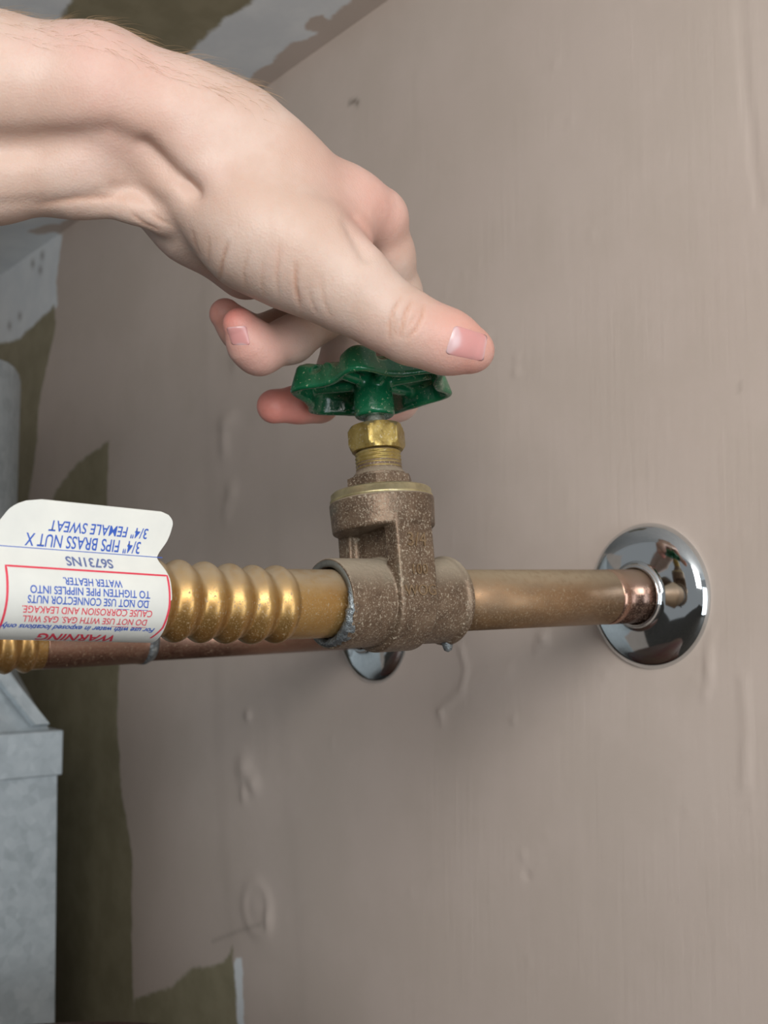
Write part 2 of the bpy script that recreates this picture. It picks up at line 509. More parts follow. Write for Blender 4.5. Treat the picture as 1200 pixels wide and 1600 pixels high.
def step_line(pix, w, h):
    """paint edge: the side to the left of the line stands h lower"""
    global rel
    pts = np.array(wall_poly(pix)); x = np.interp(-Pw[:, 1], -pts[:, 1], pts[:, 0])
    rel = rel + h / (1 + np.exp(-np.clip((Pw[:, 0] - x) / w, -30, 30)))
step_line([(316, 380), (322, 640), (332, 860), (343, 1180), (352, 1360), (372, 1600)], .0035, .0006)
step_line([(430, 1040), (447, 1180), (460, 1340), (478, 1600)], .003, .0004)
bump_at(383, 1200, 13, 24, .0022); bump_at(398, 1225, 10, 18, .0018); bump_at(382, 1240, 6, 16, .0014)
bump_at(389, 1118, 5, 9, .0016)
bump_at(404, 1420, 20, 38, .0008, .1, True); bump_at(404, 1420, 22, 40, .0011); bump_at(421, 1434, 5, 22, .0012, -.15)
bump_at(357, 660, 15, 16, .0022); bump_at(352, 690, 9, 28, .0016); bump_at(372, 560, 12, 22, .0016); bump_at(363, 770, 10, 18, .0016); bump_at(356, 800, 9, 20, .001)
ridge([(722, 1010), (731, 1045), (724, 1078), (690, 1112)], .0016, .0009); ridge([(724, 1078), (760, 1062), (800, 1048)], .0018, .0005)
ridge([(690, 1112), (694, 1130)], .0014, .0007)
ridge([(1113, 985), (1110, 1040), (1106, 1090)], .0009, .0010)
ridge([(1158, 0), (1163, 110), (1172, 180), (1187, 320)], .0012, -.0005); ridge([(1165, 1060), (1169, 1140), (1166, 1230)], .0014, .0006)
for (px, py, r, h) in [(852, 998, 9, .0016), (842, 1012, 5, .001), (820, 1338, 4, .0012), (826, 1368, 5, -.001), (1031, 1170, 2.5, .0012), (948, 1052, 3, .001), (858, 1305, 3, .001), (846, 1345, 3, .0008),
                      (808, 582, 4, .0012), (810, 560, 3, .0008), (822, 555, 3, .0008), (772, 800, 3, .001), (806, 1125, 4, .001), (1156, 606, 3, -.0012), (1090, 130, 2, .001), (765, 525, 3, .0006)]:
    bump_at(px, py, r, r * 1.2, h)
rr = RNG.random((70, 4))
for a in rr: bump_at(450 + 730 * a[0], 40 + 1540 * a[1], 2 + 3 * a[2], 3 + 5 * a[2], .0005 * a[3])
bare = np.maximum.reduce([poly_sd(Pw, wall_poly(p)) for p in [
    [(84, 478), (88, 505), (76, 560), (66, 605), (60, 640), (58, 690), (48, 760), (42, 800), (-120, 860), (-120, 560), (30, 530)],
    [(170, 688), (167, 790), (172, 900), (186, 1030), (183, 1120), (190, 1240), (206, 1330), (206, 1500), (212, 1640), (-140, 1640), (-140, 860), (70, 815), (88, 765), (120, 725)],
    [(270, 1540), (300, 1512), (345, 1508), (364, 1480), (374, 1640), (200, 1640), (212, 1560)]]]) * 1000
mud = np.maximum.reduce([poly_sd(Pw, wall_poly(p)) for p in [
    [(98, 366), (93, 400), (88, 440), (90, 478), (62, 505), (34, 525), (34, 540), (60, 528), (86, 510), (76, 524), (30, 545), (-150, 640), (-150, 560), (-150, 330)],
    [(365, 1500), (380, 1495), (384, 1640), (372, 1640)]]]) * 1000
mark = np.exp(-(line_d(Pw, wall_poly([(548, 161), (556, 158), (562, 163)])) / .0013) ** 2) * .8
mark += np.exp(-(line_d(Pw, wall_poly([(332, 1471), (372, 1455), (412, 1443)])) / .0012) ** 2) * .28
mark += np.exp(-(line_d(Pw, wall_poly([(1157, 605), (1160, 607)])) / .0008) ** 2) * .6
for a in [(30, 493), (14, 508), (65, 398), (50, 411), (62, 421)]:
    mark += np.exp(-(line_d(Pw, wall_poly([a, (a[0] + 2, a[1] + 2)])) / .004) ** 2) * .55
nx, nz = gx.shape
Vw = np.stack([gx.ravel(), -rel, gz.ravel()], 1)
ii, kk = np.meshgrid(np.arange(nx - 1), np.arange(nz - 1), indexing='ij')
i0 = (ii * nz + kk).ravel()
me = quads_mesh(Vw, np.stack([i0, i0 + nz, i0 + nz + 1, i0 + 1], 1))
for nm, arr in (('bare', np.clip(bare, -30, 30)), ('mud', np.clip(mud, -30, 30)), ('mark', np.clip(mark, 0, 1))):
    me.attributes.new(nm, 'FLOAT', 'POINT').data.foreach_set('value', arr.astype(np.float32))
bm = bmesh.new(); bm.from_mesh(me)                                  # give the wall its thickness
b2 = bmesh.ops.create_cube(bm, size=1.0)
for v in b2['verts']:
    v.co = ((X_END + 1.0) / 2 + v.co.x * (1.0 - X_END), .0135 + .0125 + v.co.y * .025, Z_CEIL / 2 + v.co.z * Z_CEIL)
bm.to_mesh(me); bm.free()
wall = link('wall_back', me, M['wall']); tag(wall, 'pinkish beige painted drywall behind the pipes, bare and plastered at its left edge', kind='structure')

# ceiling
cx = sorted_axis(-0.978, 0.12, .003, X_END, 1.0); cy = np.concatenate([[-.56], np.arange(-.55, -.0001, .003), [0.0]])
gx, gy = np.meshgrid(cx, cy, indexing='ij'); Pc = np.stack([gx.ravel(), gy.ravel()], 1)
cp = lambda pix: [on_z(x, y, Z_CEIL) for x, y in pix]
cbare = np.maximum.reduce([poly_sd(Pc, cp(p)) for p in [
    [(120, -60), (112, 0), (98, 22), (92, 45), (70, 120), (200, 160), (300, 80), (318, 62), (330, 48), (345, 42), (352, 28), (388, 8), (396, 0), (420, -60)]]]) * 1000
pink = [(660, -70), (560, -20), (548, 4), (520, 22), (512, 34), (500, 24), (482, 28), (476, 42), (482, 52), (496, 50), (478, 62), (455, 66), (440, 80), (424, 98), (400, 112), (384, 130), (300, 195),
        (150, 300), (110, 338), (96, 350), (70, 352), (40, 362), (60, 366), (92, 362), (97, 376), (220, 320), (420, 160), (640, 0)]
cmud = -poly_sd(Pc, cp(pink)) * 1000
Vc = np.stack([gx.ravel(), gy.ravel(), np.full(gx.size, Z_CEIL)], 1)
nx, ny = gx.shape
ii, kk = np.meshgrid(np.arange(nx - 1), np.arange(ny - 1), indexing='ij'); i0 = (ii * ny + kk).ravel()
me = quads_mesh(Vc, np.stack([i0, i0 + 1, i0 + ny + 1, i0 + ny], 1))
for nm, arr in (('bare', np.clip(cbare, -30, 30)), ('mud', np.clip(cmud, -30, 30)), ('mark', np.zeros(len(Pc)))):
    me.attributes.new(nm, 'FLOAT', 'POINT').data.foreach_set('value', arr.astype(np.float32))
bm = bmesh.new(); bm.from_mesh(me); b2 = bmesh.ops.create_cube(bm, size=1.0)
for v in b2['verts']:
    v.co = ((X_END + 1.0) / 2 + v.co.x * (1.0 - X_END), -.28 + v.co.y * .56, Z_CEIL + .012 + .0005 + v.co.z * .024)
bm.to_mesh(me); bm.free()
tag(link('ceiling', me, M['wall']), 'low drywall ceiling with bare patch and white joint compound band', kind='structure')
tag(link('floor', box_mesh((X_END - 1, -5.0, -.05), (4.0, 0.0, 0.0)), M['floor'], smooth=False), 'dark floor', kind='structure')
me = box_mesh((X_END - .05, -1.3, 0), (X_END, 0.0, Z_CEIL))  # out of view, added to keep ambient light off the gap by the flue
for nm in ('bare', 'mud'): me.attributes.new(nm, 'FLOAT', 'POINT').data.foreach_set('value', np.full(8, -30.0, np.float32))
tag(link('blocker_wall_left', me, M['wall'], smooth=False), 'unseen drywall wall at the left, added to block light', kind='structure')

# ------------------------------------------------------------------ pipe run 1: escutcheon, pipe, valve, connector
zc = CAM_LOC[2]
def wall3(px, py):
    p = on_wall(px, py); return np.array([p[0], 0.0, p[1]])
P_FL = wall3(1016, 931)                                             # where the first pipe meets the wall
def on_pipe(origin, drop):                                          # unit direction of a pipe leaving the wall
    d = np.array([0, -1.0, drop]); return d / np.linalg.norm(d)
A1 = on_pipe(P_FL, -0.022)
def on_axis(px, o, ax):
    """distance along an axis whose picture column is px"""
    rx = RIGHT @ (o - CAM_LOC); rz = FWD @ (o - CAM_LOC); ax_r = RIGHT @ ax; ax_f = FWD @ ax
    k = (px - 600) / F_PX
    return (k * rz - rx) / (ax_r - k * ax_f)
def escutcheon(o, ax, label, R=30.8):
    e = empty('escutcheon', label, 'pipe flange', tuple(o), 'chrome escutcheons on the wall')
    prof = [(R - 2, .1), (R - .3, .2), (R, .9), (R - .15, 1.8), (R - 1.0, 3.6), (R - 3.2, 5.6), (R - 7, 7.0), (R - 12, 8.1), (14.8, 8.7), (13.4, 9.2), (12.9, 10.0), (12.8, 10.6), (12.4, 11.0), (11.6, 10.9), (11.5, 9.5), (11.5, .1)]
    part('flange', lathe(prof, o, ax, seg=128), M['chrome'], e)
    return e
AXW = np.array([0, -1.0, 0])
escutcheon(P_FL, A1, 'chrome escutcheon at right where the valved copper pipe leaves the wall')
D_L = on_axis(512, P_FL, A1); D_R = on_axis(697, P_FL, A1); D_C = (D_L + D_R) / 2
HALF = (D_L - D_R) / 2 * 1000
VC = P_FL + A1 * D_C                                                # centre of the valve
print('valve', D_L, D_R, HALF, RIGHT @ (VC - CAM_LOC), FWD @ (VC - CAM_LOC))

cpipe = empty('copper_pipe', 'tarnished horizontal copper pipe between the right chrome escutcheon and the valve', 'pipe', tuple(P_FL))
part('pipe', lathe([(11.1, -8), (11.1, (D_R + .010) * 1000)], P_FL, A1, seg=72), M['copper'], cpipe)
part('clean_band', lathe([(11.1, 6), (11.2, 6.1), (11.22, 26), (11.12, 30)], P_FL, A1, seg=72), M['bright_copper'], cpipe, 'clean shiny copper band beside the escutcheon')

# valve frame
b_ax = np.array([1.0, 0, 0]); u_ax = np.cross(A1, b_ax); u_ax = u_ax / np.linalg.norm(u_ax)
if u_ax[2] < 0: u_ax = -u_ax
TILT = math.radians(7.2)                                             # the valve is turned a little about the pipe
b_h = b_ax.copy()
b_ax, u_ax = b_ax * math.cos(TILT) + u_ax * math.sin(TILT), u_ax * math.cos(TILT) - b_ax * math.sin(TILT)
LEAN = -0.022
S_ax = u_ax + A1 * LEAN; S_ax /= np.linalg.norm(S_ax)              # stem axis leans slightly along the pipe
def v2w(P):
    P = np.asarray(P, float)
    return VC + (P[..., 0:1] * A1 + P[..., 1:2] * b_ax + P[..., 2:3] * u_ax) * .001
def sd_box2(x, y, hx, hy, r):
    qx = np.abs(x) - hx + r; qy = np.abs(y) - hy + r
    return np.sqrt(np.maximum(qx, 0) ** 2 + np.maximum(qy, 0) ** 2) + np.minimum(np.maximum(qx, qy), 0) - r
def valve_sdf(P):
    a, b, u = P[:, 0], P[:, 1], P[:, 2]
    r = np.sqrt(b * b + u * u)
    def cyl(R, h0, h1, rd):
        return sd_box2(r, a - (h0 + h1) / 2, R, (h1 - h0) / 2, rd)
    d = cyl(14.9, -HALF, HALF, .6)
    d = smin(d, cyl(15.9, -HALF, -HALF + 2.6, 1.2), 1.2)
    band = np.maximum(cyl(16.9, -8.0, 8.0, 1.3), u - 1.0)
    d = smin(d, band, .5)
    s = a - LEAN * u                                                # sheared upright housing
    web = np.maximum(sd_box2(s, b, 4.6, 13.0, 1.5), np.maximum(-u, u - 28))
    lug = np.minimum(sd_box2(s, b - 13.4, 8.0, 3.6, 1.2), sd_box2(s, b + 13.4, 8.0, 3.6, 1.2))
    lug = smax(np.maximum(lug, u - 28), -u - 2.5 + .55 * (np.abs(b) - 15.0), 4.0)
    d = smin(d, smin(web, lug, 2.5), 1.2)
    rc = np.sqrt(s * s + b * b); uu = u
    col = sd_box2(rc, uu - 30.0, 18.3 - np.clip((34 - uu) / 10, 0, 1) * .5, 5.6, 1.1)
    col2 = sd_box2(rc, uu - 23.0, 16.6, 3, 1.5)
    d = smin(d, np.minimum(col, np.maximum(col2, np.where(np.abs(b) > 8, -9, 9) + 0 * b) if False else col), .9)
    bore = np.maximum(r - 12.0, 13 - np.abs(a))
    d = smax(d, -bore, .4)
    return d.astype(np.float32)
valve = empty('gate_valve', 'dusty bronze gate valve with green handwheel soldered into the copper line', 'valve', tuple(VC))
V, Q = surface_nets(valve_sdf, (-HALF - 2, -20, -19), (HALF + 2, 20, 37), .45, margin=2.2)
V = relax(valve_sdf, V, 1)
body = part('valve_body', quads_mesh(v2w(V), Q), M['bronze'], valve)
def text_mesh(s, size, align='CENTER', extrude=0.0, shear=0.0, bold=0.0, space=1.0):
    c = bpy.data.curves.new('t', 'FONT'); c.body = s; c.size = size; c.align_x = align; c.align_y = 'CENTER'
    c.extrude = extrude; c.shear = shear; c.offset = bold; c.space_character = space; c.resolution_u = 4
    o = bpy.data.objects.new('t', c); COL.objects.link(o)
    dg = bpy.context.evaluated_depsgraph_get()
    me = bpy.data.meshes.new_from_object(o.evaluated_get(dg))
    bpy.data.objects.remove(o); bpy.data.curves.remove(c)
    me.materials.clear()
    return me
for s, uc, sz in (('3/4', 18.6, 6.6), ('100', 8.6, 5.0), ('WOG', 1.6, 5.2)):   # cast lettering on the front lug
    tm = text_mesh(s, sz, extrude=.5, bold=.0)
    co = np.empty(len(tm.vertices) * 3); tm.vertices.foreach_get('co', co); co = co.reshape(-1, 3)
    uu = uc + co[:, 1]
    co2 = np.stack([-co[:, 0] + LEAN * uu, np.where(uu < 0, np.sqrt(np.maximum(16.95 ** 2 - uu ** 2, 1)), 17.0) + co[:, 2], uu], 1)
    tm.vertices.foreach_set('co', v2w(co2).ravel())
    o = part('raised_lettering', tm, M['worn_bronze'], body, smooth=False)
def s_pt(h): return VC + S_ax * h * .001
part('bonnet_ring', lathe([(17.4, 34.8), (18.0, 35.2), (18.0, 36.0), (17.6, 36.2), (17.6, 38.0), (17.0, 38.6), (8, 38.7)], VC, S_ax, seg=96), M['ring_brass'], valve)
autosmooth(valve.children[-1], 30)
def hexring(R, rot, n=6): return [(R * math.cos(rot + i * 2 * math.pi / n), R * math.sin(rot + i * 2 * math.pi / n)) for i in range(n)]
ebx = b_ax - S_ax * (b_ax @ S_ax); ebx /= np.linalg.norm(ebx); eby = np.cross(S_ax, ebx)   # ebx to the room, eby along the wall
toc = CAM_LOC - s_pt(50); CAM_ANG = math.atan2(toc @ eby, toc @ ebx)
def hex_nut(R, h0, h1, edge_ang, ch, nm, mat):
    """hexagon with turned chamfers, made by intersecting prism and cones"""
    segs = 24; V = []; Fc = []; ap = R * math.cos(math.pi / 6)
    hs = [h0, h0 + ch * .5, h0 + ch, h1 - ch, h1 - ch * .5, h1]
    lim = [R * .87, R * .94, R, R, R * .94, R * .87]
    N = 6 * segs
    for h, L in zip(hs, lim):
        for k in range(N):
            a = k / N * 2 * math.pi
            loc = ((a + math.pi / 6) % (math.pi / 3)) - math.pi / 6
            rr_ = min(ap / math.cos(((a) % (math.pi / 3)) - math.pi / 6), L + .0)
            ang = a + edge_ang
            V.append(VC + (S_ax * h + ebx * rr_ * math.cos(ang) + eby * rr_ * math.sin(ang)) * .001)
    m = len(hs)
    for i in range(m - 1):
        for k in range(N):
            k2 = (k + 1) % N; Fc.append((i * N + k, i * N + k2, (i + 1) * N + k2, (i + 1) * N + k))
    Fc += [tuple(range(N - 1, -1, -1)), tuple((m - 1) * N + k for k in range(N))]
    o = part(nm, fix_normals(mesh_of(V, Fc)), mat, valve); autosmooth(o, 22); return o
hex_nut(12.3, 38.6, 43.4, CAM_ANG - .10, .5, 'bonnet_hex', M['bronze'])
part('bonnet_neck', lathe([(10.3, 43.2), (9.2, 44.6), (8.3, 45.8), (8.0, 46.5), (8.0, 48), (6, 53)], VC, S_ax, seg=64), M['bronze'], valve)
prof = [(7.4, 45.8)]
for i in range(5):
    h = 46.2 + i * 1.35; prof += [(7.5, h), (8.1, h + .45), (8.1, h + .7), (7.5, h + 1.15)]
prof += [(7.4, 53)]
part('thread', lathe(prof, VC, S_ax, seg=64), M['brass'], valve)
hex_nut(10.3, 53.2, 62.2, CAM_ANG - .27, 2.0, 'packing_nut', M['brass'])
part('stem', lathe([(3.9, 60), (3.9, 63.5), (3.5, 64.2), (3.5, 82)], VC, S_ax, seg=40), M['stem'], valve)
# handwheel
LOBE0 = CAM_ANG - 0.17
H0 = 70.0
def wheel_sdf(P):
    x, y, h = P[:, 0] / 1.04, P[:, 1] / 1.04, P[:, 2] - 3.4
    r = np.sqrt(x * x + y * y); th = np.arctan2(y, x)
    lb = .5 + .5 * np.cos(6 * (th - LOBE0))
    lb2 = lb ** 1.5
    Rw = 22.4 + 5.2 * lb2 - np.maximum(h - 71.5, 0) * (.22 + .10 * lb2)   # outer wall, leaning in towards the top
    top = 77.0 + 3.4 * lb2
    bot = 69.6 + .9 * lb
    wall = smax(np.abs(r - Rw) - 1.45, np.maximum(bot - h, h - top), 1.4)
    zc_ = 79.6 - (r / 23.0) ** 2 * 3.4 + 3.0 * lb2 * (r / 23.0) ** 2
    dome = smax(np.abs(h - zc_) - 1.4, np.maximum(r - 20.8 - 3.0 * lb2, 5.0 - r), 1.0)
    d = smin(wall, dome, 1.8)
    t6 = np.mod(th - LOBE0 + math.pi / 6, math.pi / 3) - math.pi / 6   # angle from the nearest lobe
    ta = np.abs(t6) - 0.34                                          # two openings beside every valley of the shoulder
    hx = r * np.sin(ta); hr = r * np.cos(ta) - 20.5
    hole = np.sqrt((hx / 1.25) ** 2 + ((h - 78.2 + .45 * hr) / .85) ** 2 + (hr / 2.6) ** 2) - 2.1
    d = smax(d, -hole, .9)
    # spokes under the dome and the hub
    t6v = np.mod(th - LOBE0, math.pi / 3) - math.pi / 6
    sp = np.sqrt((r * np.sin(t6v)) ** 2 + (h - (74.5 + (r / 23) * 1.2)) ** 2) - 2.0
    sp = np.maximum(sp, r - 23)
    d = smin(d, sp, 1.2)
    hub = sd_box2(r, h - 71.9, 6.8 - np.clip((h - 68) * .1, 0, 1), 9.6, 1.2)
    d = smin(d, hub, 1.6)
    return d.astype(np.float32)
V, Q = surface_nets(wheel_sdf, (-33, -33, 62), (33, 33, 90), .42, margin=3.0)
V = relax(wheel_sdf, V, 1)
w_world = VC + (V[:, 0:1] * ebx + V[:, 1:2] * eby + V[:, 2:3] * S_ax) * .001
part('handwheel', quads_mesh(w_world, Q), M['green'], valve, 'green enamelled scalloped handwheel')
# solder in the left cup and the grey cup lip
def cup_pt(h, R, ang): return VC + (A1 * h + (b_ax * math.cos(ang) + u_ax * math.sin(ang)) * R) * .001
part('cup_lip', lathe([(12.1, HALF + .02), (14.3, HALF + .02), (14.3, HALF + .12), (12.1, HALF + .12)], VC, A1, seg=80, closed=True), M['cup_edge'], valve, 'bare grey metal lip of the left solder cup')
V = []; Fc = []; na, npf = 40, 10
for i in range(na):
    t = i / (na - 1); ang = math.radians(-125 + 150 * t)
    k = math.sin(math.pi * min(max(t, .02), .98)) ** .5
    for j in range(npf):
        p = j / npf * 2 * math.pi
        rad = 13.1 + math.cos(p) * 1.9 * k; hh = HALF - 1.0 + math.sin(p) * (2.6 + .9 * RNG.random()) * k
        V.append(cup_pt(hh, rad + .25 * RNG.standard_normal(), ang))
for i in range(na - 1):
    for j in range(npf):
        j2 = (j + 1) % npf; Fc.append((i * npf + j, i * npf + j2, (i + 1) * npf + j2, (i + 1) * npf + j))
Fc += [tuple(range(npf)), tuple((na - 1) * npf + j for j in range(npf - 1, -1, -1))]
part('solder', fix_normals(mesh_of(V, Fc)), M['solder'], valve, 'lumpy grey solder filling the lower half of the left cup')
part('solder', lathe([(11.0, -HALF - 2.2), (11.6, -HALF - 1.6), (13.0, -HALF - .2), (11.0, -HALF + .5)], VC, A1, seg=64), M['solder'], valve, 'thin solder fillet at the right cup')
V = []; Fc = []
o = part('solder', lathe([(.2, -2.6), (1.4, -2.0), (2.0, 0), (2.4, 2.0), (2.4, 3)], VC + (A1 * (-HALF + 1.5) - u_ax * 15.6) * .001, u_ax, seg=24), M['solder'], valve, 'small hanging solder drip under the right cup')

# ------------------------------------------------------------------ flexible corrugated connector with its label
def hose_pt(d):
    """centre line; d in mm from the wall along the pipe"""
    base = P_FL + A1 * d * .001
    s = max(d - 196, 0)
    base[2] += (.062 * s + .3 * min(max(d - 170, 0) / 26, 1)) * .001
    base[0] += 0.0
    return base
con = empty('water_connector', 'golden corrugated copper water connector wearing a white paper tag, soldered into the valve', 'connector', tuple(hose_pt(D_L * 1000)))
ds = []; rs = []
d_end_cuff = on_axis(448, P_FL, A1) * 1000
PITCH_C = 8.7
d = D_L * 1000 - 13
while d < 420:
    ds.append(d)
    if d < d_end_cuff: r = 11.2
    else:
        ph = (d - d_end_cuff) / PITCH_C
        c = .5 - .5 * math.cos(2 * math.pi * ph)
        r = 10.4 + 1.95 * c ** .85
        if ph < .5: r = max(r, 11.2)
    rs.append(r * .001); d += .45
part('corrugated_tube', tube_path([hose_pt(x) for x in ds], rs, seg=80), M['hose'], con)

# the label: a paper strip wrapped round the hose whose ends meet in a standing flag
RL = 12.55
def lab_d(px, deg=None, off=None):
    """place along the hose of a picture column, for a point off millimetres nearer the room than the axis"""
    if off is None: off = RL * math.cos(math.radians(deg))
    return on_axis(px, P_FL + b_h * off * .001, A1) * 1000
d_r = lab_d(268, 10); d_l = lab_d(-24, 10)
TH_F = math.radians(34)                                             # where the paper leaves the hose in front
prof = []                                                           # (x toward room, z up) in mm, from below the hose round the front
arc = [math.radians(a) for a in np.linspace(-100, 34, 48)]
prof += [(RL * math.cos(a), RL * math.sin(a)) for a in arc]
x, z = prof[-1]; ux, uz = -math.sin(TH_F), math.cos(TH_F)
L1 = 6.0
for t in np.linspace(0, L1, 8)[1:]:
    prof.append((x + ux * t, z + uz * t))
iF = len(prof) - 1                                                  # fold (blue line)
x, z = prof[-1]
ang0 = math.atan2(uz, ux)
for k, t in enumerate(np.linspace(0, 13.3, 18)[1:]):
    ang = math.radians(90) - .10 + .014 * t * .6
    step = 13.3 / 17
    x += math.cos(ang) * step; z += math.sin(ang) * step
    prof.append((x, z))
iT = len(prof) - 1
front = np.array(prof); sl = np.concatenate([[0], np.cumsum(np.linalg.norm(np.diff(front, axis=0), axis=1))])
V0 = sl[int(np.argmin(np.abs(np.array(arc))))]                      # arc length at angle 0
S_F, S_T = sl[iF], sl[iT]
def lab_span(s):
    """paper width at arc length s: (right end d, left end d)"""
    q = (s - V0)
    right = d_r + (0.6 if q < 0 else 0) 
    fl = (s - S_F) / (S_T - S_F)
    if s > S_F - 7: right = d_r + 2.2 * math.exp(-((s - S_F) / 4.0) ** 2)
    if fl > 0: right = d_r + 2.2 * math.exp(-((s - S_F) / 4.0) ** 2) - 2.6 * min(fl * 1.25, 1)
    left = d_l - 9.5 * max(fl, 0)
    rc = 4.0
    if S_T - s < rc:
        c = rc - math.sqrt(max(rc * rc - (rc - (S_T - s)) ** 2, 0)); right += c; left -= c * 1.6
    return right, left
def lab_w(d, off):
    base = hose_pt(d)
    return base + np.array([off[0], 0, off[1]]) * .001
NU = 40; V = []; Fc = []
def lab_row(pt, s):
    r_, l_ = lab_span(s)
    for k in range(NU):
        V.append(lab_w(r_ + (l_ - r_) * k / (NU - 1), pt))
ss = list(sl[:iT + 1]); pts = [tuple(p) for p in front]
fine = []
for i in range(len(pts)): lab_row(pts[i], ss[i])
nfront = len(pts)
# back of the flag, then over the top and down behind the hose
back = []
for i in range(iT, iF - 1, -1): back.append(((front[i][0] - .35), front[i][1] - (.05 if i == iT else 0), sl[i]))
bx, bz = back[-1][0], back[-1][1]
arcb = [math.radians(a) for a in np.linspace(118, 259, 40)]
bx1, bz1 = RL * math.cos(arcb[0]), RL * math.sin(arcb[0])
for t in np.linspace(0, 1, 8)[1:-1]: back.append((bx + (bx1 - bx) * t, bz + (bz1 - bz) * t, S_F - t * 5))
for a in arcb: back.append((RL * math.cos(a), RL * math.sin(a), V0))
for p in back: lab_row(p[:2], p[2])
nr = nfront + len(back)
for i in range(nr - 1):
    for k in range(NU - 1): Fc.append((i * NU + k, i * NU + k + 1, (i + 1) * NU + k + 1, (i + 1) * NU + k))
lab = part('paper_tag', fix_normals(mesh_of(V, Fc)), M['paper'], con, 'white printed warning tag with a standing flag')
def lab_map(d, s, lift=.06):
    i = np.interp(s, sl, np.arange(len(sl))); i0 = int(min(max(math.floor(i), 0), len(sl) - 2)); f = i - i0
    p = front[i0] * (1 - f) + front[i0 + 1] * f
    tg = front[min(i0 + 1, len(front) - 1)] - front[i0]; tg = tg / np.linalg.norm(tg)
    nrm = np.array([tg[1], -tg[0]])
    return lab_w(d, p + nrm * lift)
D_MID = (on_axis(136, P_FL, A1)) * 1000
def print_line(s, size, sc_, dmid, mat, shear=0.0, bold=0.0, width=None, skew=0.0):
    tm = text_mesh(s, size, shear=shear, bold=bold)
    bm = bmesh.new(); bm.from_mesh(tm)
    for it in range(4):
        bmesh.ops.triangulate(bm, faces=bm.faces)
        lon = [e for e in bm.edges if e.calc_length() > .9]
        if lon: bmesh.ops.subdivide_edges(bm, edges=lon, cuts=1)
    bmesh.ops.triangulate(bm, faces=bm.faces); bm.to_mesh(tm); bm.free()
    co = np.empty(len(tm.vertices) * 3); tm.vertices.foreach_get('co', co); co = co.reshape(-1, 3)
    if width: co[:, 0] *= width / (co[:, 0].max() - co[:, 0].min())
    w = np.array([lab_map(dmid + c[0], sc_ - c[1] + skew * c[0]) for c in co])
    tm.vertices.foreach_set('co', w.ravel())
    bm = bmesh.new(); bm.from_mesh(tm)
    for f in bm.faces:
        f.normal_update()
        if f.normal @ Vector(b_ax) < 0 and False: f.normal_flip()
    bm.to_mesh(tm); bm.free()
    o = part('printed_line', tm, mat, lab, smooth=False)
    return o
def s_at(deg): return V0 + RL * math.radians(deg)
def wline(s, px_r, px_l, py_mid_deg, size, mat, **kw):
    """one line of print between two picture columns, upside down on the tag"""
    a = lab_d(px_r, py_mid_deg); b = lab_d(px_l, py_mid_deg)
    print_line(s, size, s_at(py_mid_deg), (a + b) / 2, mat, width=b - a, **kw)
wline('WARNING', 180, 58, -66, 6.4, M['ink_red'], bold=.14)
wline('For use with water in exposed locations only', 243, 2, -44.5, 2.5, M['ink_blue'], shear=.3, bold=.06)
wline('DO NOT USE WITH GAS. GAS WILL', 230, 36, -32, 2.8, M['ink_red'], bold=.03)
wline('CAUSE CORROSION AND LEAKAGE.', 238, 34, -19.5, 2.8, M['ink_red'], bold=.03)
wline('DO NOT USE CONNECTOR NUTS', 232, 43, -7.0, 2.95, M['ink_blue'], bold=.05)
wline('TO TIGHTEN PIPE NIPPLES INTO', 234, 46, 5.0, 2.95, M['ink_blue'], bold=.05)
wline('WATER HEATER.', 190, 97, 17.0, 2.95, M['ink_blue'], bold=.05)
def strip(pts, wd, mat, nm='printed_rule'):
    """thin printed rule along (d, s) points"""
    V = []; Fc = []
    P = []
    for (a, b) in zip(pts[:-1], pts[1:]):
        n_ = max(int(np.hypot(b[0] - a[0], b[1] - a[1]) / .8), 1)
        for t in range(n_): P.append((a[0] + (b[0] - a[0]) * t / n_, a[1] + (b[1] - a[1]) * t / n_))
    P.append(pts[-1]); P = np.array(P); T = np.gradient(P, axis=0); T /= np.linalg.norm(T, axis=1)[:, None]
    for p, t in zip(P, T):
        for sg in (-1, 1):
            q = p + sg * wd / 2 * np.array([-t[1], t[0]]); V.append(lab_map(q[0], q[1], .05))
    for i in range(len(P) - 1): Fc.append((2 * i, 2 * i + 1, 2 * i + 3, 2 * i + 2))
    return part(nm, mesh_of(V, Fc), mat, lab)
S_B = s_at(32.5)
xr, xl = lab_d(263, 20), lab_d(9, 20); OF = 7.0
strip([(xr + 2.5, s_at(-62)), (xr + .6, s_at(-40)), (xr, s_at(-10)), (xr, S_B), (xl, S_B), (xl, s_at(-10)), (xl + .5, s_at(-62))], .62, M['ink_red'])
print_line('S6731NS', 4.3, S_B + 3.0, lab_d(137, off=8.5), M['ink_grey'], bold=.1, width=lab_d(100, off=8.5) - lab_d(174, off=8.5))
strip([(lab_d(252, off=OF), S_F), (d_l - .5, S_F)], .28, M['ink_blue'])
print_line('3/4" FIPS BRASS NUT X', 4.9, S_F + 2.5, lab_d(131, off=OF), M['ink_blue'], shear=.18, bold=.045, width=lab_d(40, off=OF) - lab_d(222, off=OF))
print_line('3/4" FEMALE SWEAT', 4.2, S_F + 6.6, lab_d(154, off=OF), M['ink_blue'], shear=.25, bold=.045, width=lab_d(76, off=OF) - lab_d(233, off=OF))
for (s, r0, r1, deg) in (('u', 230, 207, -35.6), ('u', 203, 176, -35.6), ('u', 232, 213, -10.8), ('u', 203, 182, -10.8), ('u', 234, 222, 1.0), ('u', 208, 193, 1.0)):
    strip([(lab_d(r0, deg), s_at(deg + 8.6 - 13.2)), (lab_d(r1, deg), s_at(deg + 8.6 - 13.2))], .16, M['ink_red'] if deg < -20 else M['ink_blue'])

